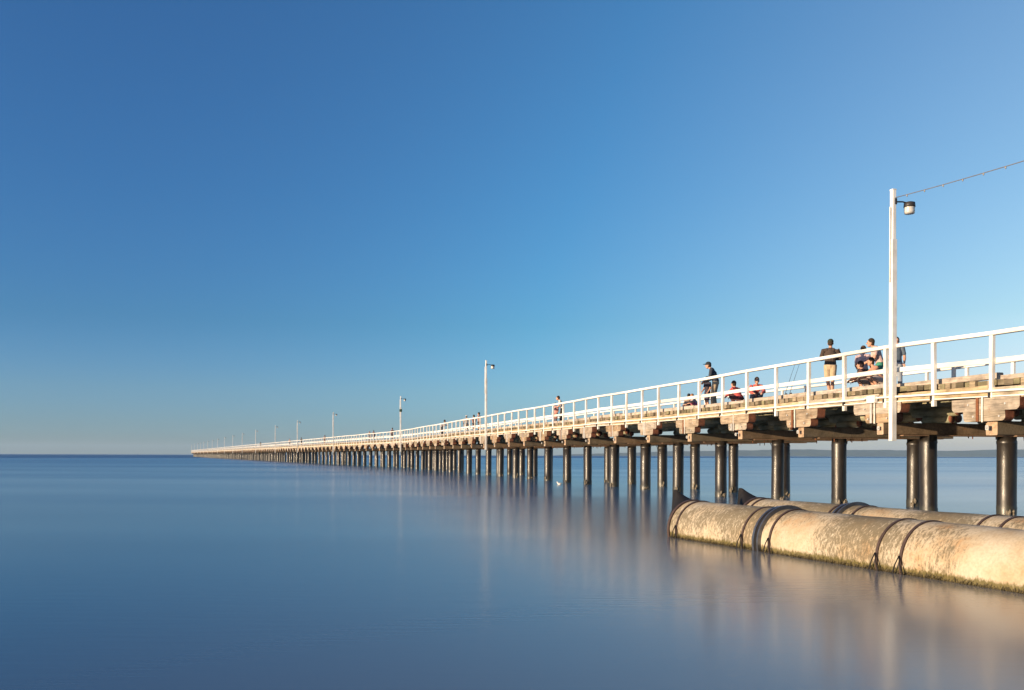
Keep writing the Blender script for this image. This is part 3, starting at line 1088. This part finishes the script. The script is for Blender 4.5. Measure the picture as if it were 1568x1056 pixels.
def J(**k):
    return {a: Vector(b) for a, b in k.items()}
POSES = {
 'stand': J(pel=(0, 0, .95), chest=(0, .0, 1.29), neck=(0, .02, 1.48), head=(0, .05, 1.62), sh=(.19, .0, 1.42), el=(.25, .02, 1.13), wr=(.20, .20, .98), el2=(.25, .0, 1.12), wr2=(.22, .14, .93),
            hip=(.09, 0, .92), kn=(.10, .03, .50), an=(.11, 0, .09), kn2=(.10, .05, .50), an2=(.12, .05, .09)),
 'walk': J(pel=(0, 0, .95), chest=(0, .03, 1.29), neck=(0, .05, 1.48), head=(0, .08, 1.62), sh=(.19, .02, 1.42), el=(.24, .10, 1.14), wr=(.22, .28, .98), el2=(.24, -.10, 1.13), wr2=(.23, -.08, .88),
           hip=(.09, 0, .92), kn=(.10, .17, .53), an=(.10, .20, .09), kn2=(.10, -.02, .50), an2=(.10, -.27, .12)),
 'lean': J(pel=(0, -.05, .95), chest=(0, .12, 1.26), neck=(0, .22, 1.44), head=(0, .27, 1.58), sh=(.19, .18, 1.39), el=(.27, .32, 1.14), wr=(.13, .50, 1.20), el2=(.27, .32, 1.14), wr2=(.10, .52, 1.20),
           hip=(.09, -.05, .92), kn=(.08, -.02, .50), an=(.05, -.05, .09), kn2=(.08, .04, .50), an2=(.03, .10, .09)),
 'fold': J(pel=(0, 0, .95), chest=(0, .03, 1.29), neck=(0, .05, 1.48), head=(0, .08, 1.62), sh=(.20, .03, 1.41), el=(.30, .14, 1.16), wr=(.06, .27, 1.15), el2=(.29, .12, 1.15), wr2=(.05, .27, 1.19),
           hip=(.09, 0, .92), kn=(.07, .02, .50), an=(.05, -.02, .09), kn2=(.08, .04, .50), an2=(.02, .06, .09)),
 'bow': J(pel=(0, -.04, .95), chest=(0, .05, 1.27), neck=(0, .14, 1.45), head=(0, .23, 1.55), sh=(.19, .09, 1.40), el=(.24, .16, 1.10), wr=(.14, .36, .98), el2=(.24, .14, 1.10), wr2=(.12, .36, .98),
           hip=(.09, -.03, .92), kn=(.10, .04, .50), an=(.11, -.02, .09), kn2=(.10, .06, .50), an2=(.12, .06, .09)),
 'bend': J(pel=(0, -.08, .92), chest=(0, .17, 1.20), neck=(0, .33, 1.35), head=(0, .44, 1.43), sh=(.19, .27, 1.31), el=(.25, .32, 1.01), wr=(.14, .50, .84), el2=(.25, .30, 1.01), wr2=(.12, .52, .86),
           hip=(.09, -.08, .89), kn=(.10, .02, .49), an=(.11, -.04, .09), kn2=(.10, .06, .49), an2=(.12, .06, .09)),
 'squat': J(pel=(0, -.12, .30), chest=(0, .08, .60), neck=(0, .17, .78), head=(0, .24, .90), sh=(.18, .12, .72), el=(.26, .30, .50), wr=(.16, .50, .42), el2=(.26, .28, .50), wr2=(.14, .50, .44),
            hip=(.09, -.12, .28), kn=(.17, .27, .50), an=(.14, .02, .09), kn2=(.17, .27, .50), an2=(.14, .04, .09)),
 'sit': J(pel=(0, -.10, .13), chest=(0, -.02, .46), neck=(0, .05, .64), head=(0, .09, .78), sh=(.18, .02, .58), el=(.24, .18, .36), wr=(.12, .36, .36), el2=(.24, .16, .36), wr2=(.10, .36, .38),
          hip=(.09, -.10, .12), kn=(.18, .28, .40), an=(.10, .36, .09), kn2=(.20, .26, .36), an2=(.08, .30, .09)),
}
def remeshed(name, shapes, voxel, mats, smooth=2):
    """fuse overlapping closed shapes into one continuous surface"""
    mb = MB()
    for vs, fs in shapes:
        mb.add(vs, fs, 0, True)
    me = fix_normals(mb.mesh(name + '_raw', mats))
    o = bpy.data.objects.new(name + '_raw', me)
    COL.objects.link(o)
    r = o.modifiers.new('r', 'REMESH'); r.mode = 'VOXEL'; r.voxel_size = voxel; r.use_smooth_shade = True
    s = o.modifiers.new('s', 'SMOOTH'); s.factor = .5; s.iterations = smooth
    dg = bpy.context.evaluated_depsgraph_get()
    out = bpy.data.meshes.new_from_object(o.evaluated_get(dg))
    out.name = name
    if not out.materials:
        for mm in mats: out.materials.append(mm)
    bpy.data.objects.remove(o); bpy.data.meshes.remove(me)
    for p in out.polygons: p.use_smooth = True
    return out
def ball(c, r, sx=1, sy=1, sz=1, seg=14):
    vs, fs = [], []
    n = 8
    for i in range(1, n):
        ph = math.pi * i / n
        for k in range(seg):
            q = 2 * math.pi * k / seg
            vs.append((c[0] + r * sx * math.sin(ph) * math.cos(q), c[1] + r * sy * math.sin(ph) * math.sin(q), c[2] + r * sz * math.cos(ph)))
    for i in range(n - 2):
        for k in range(seg):
            k2 = (k + 1) % seg
            fs.append((i * seg + k, i * seg + k2, (i + 1) * seg + k2, (i + 1) * seg + k))
    vs.append((c[0], c[1], c[2] + r * sz)); vs.append((c[0], c[1], c[2] - r * sz))
    t, bt = len(vs) - 2, len(vs) - 1
    for k in range(seg):
        k2 = (k + 1) % seg
        fs.append((t, k2, k)); fs.append((bt, (n - 2) * seg + k, (n - 2) * seg + k2))
    return vs, fs
def limb(pts, rs, seg=12, sy=1.0):
    """closed tube with rounded ends"""
    P = [Vector(p) for p in pts]
    d0 = (P[0] - P[1]).normalized(); d1 = (P[-1] - P[-2]).normalized()
    r0 = rs[0] if not isinstance(rs[0], tuple) else rs[0][1]
    r1 = rs[-1] if not isinstance(rs[-1], tuple) else rs[-1][1]
    sc = lambda r, k: (r[0] * k, r[1] * k) if isinstance(r, tuple) else r * k
    PP = [P[0] + d0 * r0 * .55] + P + [P[-1] + d1 * r1 * .55]
    RR = [sc(rs[0], .6)] + list(rs) + [sc(rs[-1], .6)]
    return tube_vf(PP, RR, seg, True, sy, ref=(1, 0.02, 0) if abs((P[-1] - P[0]).normalized().x) < .8 else (0, 0, 1))
def flip(v, s):
    return Vector((v.x * s, v.y, v.z))

def person(a, w, face, height, pose, label, top, bottom, hat=None, hair=(.05, .035, .025), short=True, sleeves=False, voxel=.012, group=None, dx=0.0):
    """face: degrees, 0 = out along the pier, 90 = towards the camera's side, -90 = away"""
    p = at(a, w, Z_DECK + .004)
    k = height * 1.07 / 1.75
    r = empty('person', p, line(a)[1] + R(face) - R(90))
    tag(r, label, 'person', group)
    q = {n: v * k for n, v in POSES[pose].items()}
    body, shirt, legs = [], [], []
    up = (q['neck'] - q['chest']).normalized()
    # torso, neck, head with nose, ears and chin
    body.append(limb([q['pel'] + Vector((0, 0, -.04 * k)), q['pel'].lerp(q['chest'], .45), q['chest'], q['neck'] - up * .05 * k],
                     [(.10 * k, .16 * k), (.085 * k, .135 * k), (.10 * k, .165 * k), (.06 * k, .10 * k)]))
    body.append(limb([q['neck'] - up * .06 * k, q['head']], [.055 * k, .05 * k]))
    h = q['head']
    body.append(ball(h + Vector((0, 0, .03 * k)), .098 * k, .80, .98, 1.12))
    body.append(ball(h + Vector((0, .035 * k, -.055 * k)), .06 * k, .88, .9, .9))
    body.append(ball(h + Vector((0, .104 * k, -.005 * k)), .02 * k, .8, 1, 1.3))
    for s in (-1, 1):
        body.append(ball(h + Vector((s * .08 * k, -.005 * k, .0)), .027 * k, .45, .8, 1.2))
    eyes = [ball(h + Vector((s * .034 * k, .090 * k, .028 * k)), .011 * k, 1.2, .6, .8, 8) for s in (-1, 1)]
    for s, e, wn, kn, an in ((1, 'el', 'wr', 'kn', 'an'), (-1, 'el2', 'wr2', 'kn2', 'an2')):
        S_, E_, W_ = flip(q['sh'], s), flip(q[e], s), flip(q[wn], s)
        body.append(limb([flip(q['sh'], s * .55), S_, E_], [.06 * k, .058 * k, .044 * k]))
        body.append(limb([E_, E_.lerp(W_, .35), W_], [.044 * k, .045 * k, .030 * k]))
        # hand: palm, four unequal curled fingers, a thumb from the palm's side
        d = (W_ - E_).normalized()
        side = d.cross(Vector((0, 0, 1)))
        side = side.normalized() if side.length > .1 else Vector((1, 0, 0))
        down = side.cross(d).normalized()
        if down.z > 0: down = -down
        body.append(limb([W_, W_ + d * .075 * k], [(.030 * k, .022 * k), (.038 * k, .016 * k)], 10))
        for fi, (off, L) in enumerate(((-.030, .070), (-.010, .082), (.010, .077), (.030, .060))):
            f0 = W_ + d * .075 * k + side * off * k
            f1 = f0 + d * L * .5 * k + down * .012 * k
            f2 = f1 + d * L * .30 * k + down * L * .45 * k
            body.append(limb([f0, f1, f2], [.0095 * k, .0088 * k, .0075 * k], 6))
        t0 = W_ + d * .025 * k - side * s * .026 * k
        body.append(limb([t0, t0 + d * .03 * k - side * s * .026 * k, t0 + d * .062 * k - side * s * .030 * k], [.012 * k, .011 * k, .009 * k], 6))
        H_, K_, A_ = flip(q['hip'], s), flip(q[kn], s), flip(q[an], s)
        body.append(limb([H_, H_.lerp(K_, .3), K_], [.085 * k, .082 * k, .054 * k]))
        body.append(limb([K_, K_.lerp(A_, .35), A_], [.054 * k, .056 * k, .036 * k]))
        body.append(limb([A_ + Vector((0, -.04 * k, -.035 * k)), A_ + Vector((0, .06 * k, -.05 * k)), A_ + Vector((0, .15 * k, -.062 * k))], [.042 * k, .040 * k, .028 * k], 10))
        # clothes
        c1 = W_ if sleeves else S_.lerp(E_, .75)
        if sleeves:
            shirt.append(limb([flip(q['sh'], s * .5), S_, E_], [.078 * k, .076 * k, .062 * k]))
            shirt.append(limb([E_, E_.lerp(W_, .9)], [.062 * k, .047 * k]))
        else:
            shirt.append(limb([flip(q['sh'], s * .5), S_, S_.lerp(E_, .7)], [.076 * k, .074 * k, .066 * k]))
        legs.append(limb([H_ + Vector((0, 0, .02)), H_.lerp(K_, .3), K_ if not short else H_.lerp(K_, .92)], [.108 * k, .104 * k, .082 * k if not short else .092 * k]))
        if not short:
            legs.append(limb([K_, K_.lerp(A_, .4), K_.lerp(A_, .93)], [.078 * k, .074 * k, .062 * k]))
    shirt.append(limb([q['pel'] + Vector((0, 0, .02 * k)), q['pel'].lerp(q['chest'], .45), q['chest'], q['neck'] - up * .035 * k],
                      [(.128 * k, .178 * k), (.118 * k, .165 * k), (.122 * k, .188 * k), (.068 * k, .095 * k)]))
    legs.append(limb([q['pel'] + Vector((0, 0, -.05 * k)), q['pel'] + Vector((0, 0, .045 * k))], [(.122 * k, .172 * k), (.118 * k, .168 * k)]))
    o = obj('body', remeshed('body', body, max(voxel * .62, .006), [SKIN], 1), r)
    obj('top', remeshed('top', shirt, voxel, [cloth(top)]), r)
    obj('shorts' if short else 'trousers', remeshed('shorts', legs, voxel, [cloth(bottom)]), r)
    if voxel < .013:
        mb = MB()
        for vs, fs in eyes: mb.add(vs, fs, 0, True)
        e = mb.build('eyes', [cloth((.02, .015, .012))], r); e['kind'] = 'stuff'
    if hat:
        obj('hair', remeshed('hair', [ball(h + Vector((0, -.030 * k, .015 * k)), .098 * k, .88, .86, 1.0)], voxel * .8, [cloth(hair)]), r)
        cap = [ball(h + Vector((0, -.005, .065 * k)), .108 * k, .86, 1.0, .82), limb([h + Vector((-.035 * k, .10 * k, .055 * k)), h + Vector((.035 * k, .10 * k, .055 * k))], [.04 * k, .04 * k], 10, .25)]
        cap.append(ball(h + Vector((0, .125 * k, .058 * k)), .075 * k, .95, 1.0, .16))
        obj('cap', remeshed('cap', cap, voxel * .8, [cloth(hat)]), r)
    else:
        hr = [ball(h + Vector((0, -.022 * k, .055 * k)), .107 * k, .86, .98, 1.02), ball(h + Vector((0, -.05 * k, -.01 * k)), .08 * k, .95, .8, 1.1)]
        obj('hair', remeshed('hair', hr, voxel * .8, [cloth(hair)]), r)
    return r

def pa_(x, w): return a_of_px(x, w)
PV = .010
def P(x, w, *args, **kw): return person(pa_(x, w), w, *args, **kw)
NAVY, CREAM, KHAKI, RED, MAROON = (.045, .055, .075), (.55, .45, .34), (.46, .36, .24), (.55, .10, .09), (.10, .045, .045)
# --- nearest, left of the tall lamp post
P(1271, .55, -38, 1.80, 'fold', 'man in dark brown jacket, cap and beige shorts leaning at the near railing', (.075, .055, .045), (.50, .38, .25), hat=(.04, .05, .035), sleeves=True, voxel=PV)
# --- group around the tall lamp post
P(1321, 2.2, -60, 1.68, 'stand', 'person in pale lilac shirt and teal shorts standing behind the crouching pair', (.50, .36, .38), (.05, .22, .18), voxel=PV, hair=(.10, .06, .04))
P(1345, 2.0, 60, 1.86, 'bow', 'person in pale pink shirt bending over just left of the tall lamp post', (.62, .42, .38), (.06, .25, .18), voxel=PV)
P(1372, 1.6, 150, 1.64, 'stand', 'person in grey-blue shirt standing half hidden behind the tall lamp post', (.10, .13, .17), (.30, .33, .38), voxel=PV, short=False)
P(1328, 1.1, 30, 1.70, 'squat', 'person crouching in dark brown top and striped grey shorts behind the kerb', (.12, .06, .05), (.20, .17, .15), hair=(.05, .03, .03), sleeves=True, voxel=PV)
P(1345, .95, 70, 1.72, 'squat', 'bare-armed person in peach top crouching beside the tall lamp post', (.50, .26, .18), (.50, .40, .36), voxel=PV)
# --- family further along
P(1094, .7, 55, 1.96, 'bow', 'man in dark cap, navy jacket and khaki trousers looking down at a child', NAVY, KHAKI, hat=(.03, .04, .05), short=False, sleeves=True, voxel=PV)
P(1083, .85, 100, 1.36, 'stand', 'child in dark clothes with bare legs standing in front of the capped man', (.05, .045, .06), (.05, .04, .07), voxel=PV)
P(1051, .75, -60, 1.30, 'squat', 'child in beige top and dark cap crouching left of the family', (.42, .30, .22), (.10, .06, .06), hat=(.035, .04, .05), short=False, sleeves=True, voxel=PV)
P(1065, .85, 80, 1.20, 'squat', 'small child in white top and pink skirt sitting low on the deck', (.55, .44, .42), (.50, .12, .24), voxel=PV, hair=(.25, .13, .07))
# --- red jackets
P(1130, 1.0, 20, 1.72, 'squat', 'left one of two people in red jackets, crouching with dark maroon trousers', RED, MAROON, short=False, sleeves=True, voxel=PV)
P(1157, 1.3, 160, 1.78, 'squat', 'right one of two people in red jackets, crouching, with dark hair', (.60, .13, .11), (.18, .20, .26), short=False, sleeves=True, voxel=PV)
# --- middle distance
P(860, 1.1, 70, 1.85, 'bow', 'man in white shirt and dark trousers bending over a child by the railing', (.75, .66, .60), (.05, .045, .045), short=False, voxel=.014)
P(851, 1.0, 120, 1.40, 'stand', 'child in pink shirt standing left of the man in white', (.55, .25, .22), (.35, .16, .14), voxel=.014)
P(734, 1.4, 40, 1.80, 'walk', 'person in pink shirt walking, rightmost of three left of the second lamp post', (.52, .32, .28), (.12, .09, .09), voxel=.018)
P(726, 1.7, 20, 1.70, 'walk', 'person in red-brown shirt walking, middle of three left of the second lamp post', (.45, .16, .10), (.10, .08, .08), voxel=.018)
P(714, 1.2, -20, 1.72, 'walk', 'person in white sun hat and pale shirt, leftmost of three walking together', (.62, .55, .48), (.34, .26, .20), hat=(.72, .66, .60), voxel=.018)
P(677, 1.3, -100, 1.78, 'lean', 'dark-haired person in grey shirt leaning halfway along the straight railing', (.28, .22, .21), (.14, .11, .10), short=False, voxel=.018)
P(601, 1.4, 10, 1.78, 'walk', 'dark-haired person just left of the lamp post with the green box', (.45, .20, .16), (.10, .09, .10), voxel=.03)
P(567, 1.4, 150, 1.76, 'bend', 'small figure in pale grey shirt bending over the railing far along', (.55, .48, .44), (.12, .10, .10), voxel=.03)
P(572.5, 1.8, 20, 1.72, 'walk', 'small figure in red shirt walking just right of the pale grey one', (.50, .12, .09), (.10, .09, .10), voxel=.03)
P(497.5, 1.4, 10, 1.80, 'walk', 'tiny pink-clothed figure left of the fourth lamp post', (.60, .30, .25), (.45, .25, .22), voxel=.04)
P(461.5, 1.4, 10, 1.80, 'walk', 'tiny dark figure right of the fifth lamp post', (.08, .07, .07), (.08, .07, .07), voxel=.04)
P(443.5, 1.4, 170, 1.80, 'walk', 'tiny figure in pale top left of the fifth lamp post', (.60, .42, .36), (.08, .07, .07), voxel=.04)
P(399, 1.4, 10, 1.85, 'walk', 'tiny dark figure right of the seventh lamp post', (.06, .05, .05), (.08, .07, .07), voxel=.04)

# ------------------------------------------------------------------ fishing rods leaning on the far rail
ROD = plain('rod_blank', (.05, .045, .05), 0.4)
for j, (x, dxl) in enumerate(((1196, .0), (1203, .1))):
    a0 = pa_(x, 2.4)
    p0 = at(a0, 2.4, Z_DECK + .01)
    r = empty('fishing_rod', p0)
    tag(r, ['left thin fishing rod standing tilted on the deck between two posts', 'right thin fishing rod standing tilted beside the other rod'][j], 'fishing rod', 'fishing rods')
    d = Vector((.36, .12, 1.0)).normalized()
    mb = MB(); vs, fs = tube_vf([d * 0, d * .6, d * 1.5, d * 2.0], [.013, .011, .007, .004], 6); mb.add(vs, fs, 0, True)
    mb.build('rod', [ROD], r)
    mb = MB(); vs, fs = tube_vf([d * .02, d * .45], [.02, .017], 8); mb.add(vs, fs, 0, True)
    mb.build('grip', [M['cable']], r)
    mb = MB(); c = d * .52 + Vector((.05, 0, -.01)); vs, fs = tube_vf([c + Vector((0, -.03, 0)), c + Vector((0, .03, 0))], [.038, .038], 10); mb.add(vs, fs, 0, True)
    mb.build('reel', [M['darksteel']], r)
    # rod foot rests in a bucket
bk = empty('bucket', at(pa_(1199, 2.4), 2.4, Z_DECK + .004))

mb = MB(); vs, fs = lathe_x([(0, .0), (0, .13), (.30, .16), (.30, .145), (.02, .12), (.02, 0)], 20); mb.add([(y, z, x) for x, y, z in vs], fs, 0, True)
o = mb.build('pail', [plain('bucket_plastic', (.50, .48, .44), 0.5)], bk); fix_normals(o.data)
tag(bk, 'pale plastic bucket holding the two fishing rods', 'bucket')

# ------------------------------------------------------------------ gull on the water by a pile
gl = empty('gull', (at(a_of_px(857), 0).x, 1.8 * FPX / 44.5, 0))
gl.location.x = (857 - 784) / FPX * gl.location.y
tag(gl, 'white gull floating on the water beside a pile', 'gull')
GW = plain('gull_white', (.75, .73, .70), 0.8)
GG = plain('gull_grey', (.35, .36, .38), 0.8)
sh = [limb([(-.20, 0, .10), (-.05, 0, .05), (.10, 0, .06), (.17, 0, .13)], [.02, .085, .085, .05], 12), ball((.20, 0, .20), .055, 1.1, .9, .9)]
obj('body', remeshed('body', sh, .012, [GW]), gl)
mb = MB()
vs, fs = tube_vf([(.25, 0, .195), (.31, 0, .18)], [.014, .004], 6); mb.add(vs, fs)
mb.build('beak', [plain('gull_beak', (.6, .25, .05))], gl)
for s in (-1, 1):
    mb = MB(); vs, fs = tube_vf([(.08, s * .075, .10), (-.08, s * .085, .10), (-.26, s * .03, .11)], [(.012, .045), (.014, .055), (.004, .012)], 8); mb.add(vs, fs, 0, True)
    mb.build('wing', [GG], gl)
gl.rotation_euler = (0, 0, R(160)); gl.scale = (.75, .75, .75)

# ------------------------------------------------------------------ sea haze
me = bpy.data.meshes.new('haze')
bm = bmesh.new()
bmesh.ops.create_cube(bm, size=1.0)
bm.to_mesh(me); bm.free()
hz = obj('haze', me)
hz.scale = (27000, 14400, 142)
hz.location = (0, 6500, 69)
m = bpy.data.materials.new('haze_air')
m.use_nodes = True
t = m.node_tree; t.nodes.clear()
out = t.nodes.new('ShaderNodeOutputMaterial')
pv = t.nodes.new('ShaderNodeVolumePrincipled')
pv.inputs['Color'].default_value = (.55, .76, 1.0, 1)
pv.inputs['Density'].default_value = 0.000055
pv.inputs['Anisotropy'].default_value = 0.0
t.links.new(pv.outputs[0], out.inputs['Volume'])
me.materials.append(m)
tag(hz, kind='stuff', label='thin pale sea haze over the water and the far island', cat='haze')
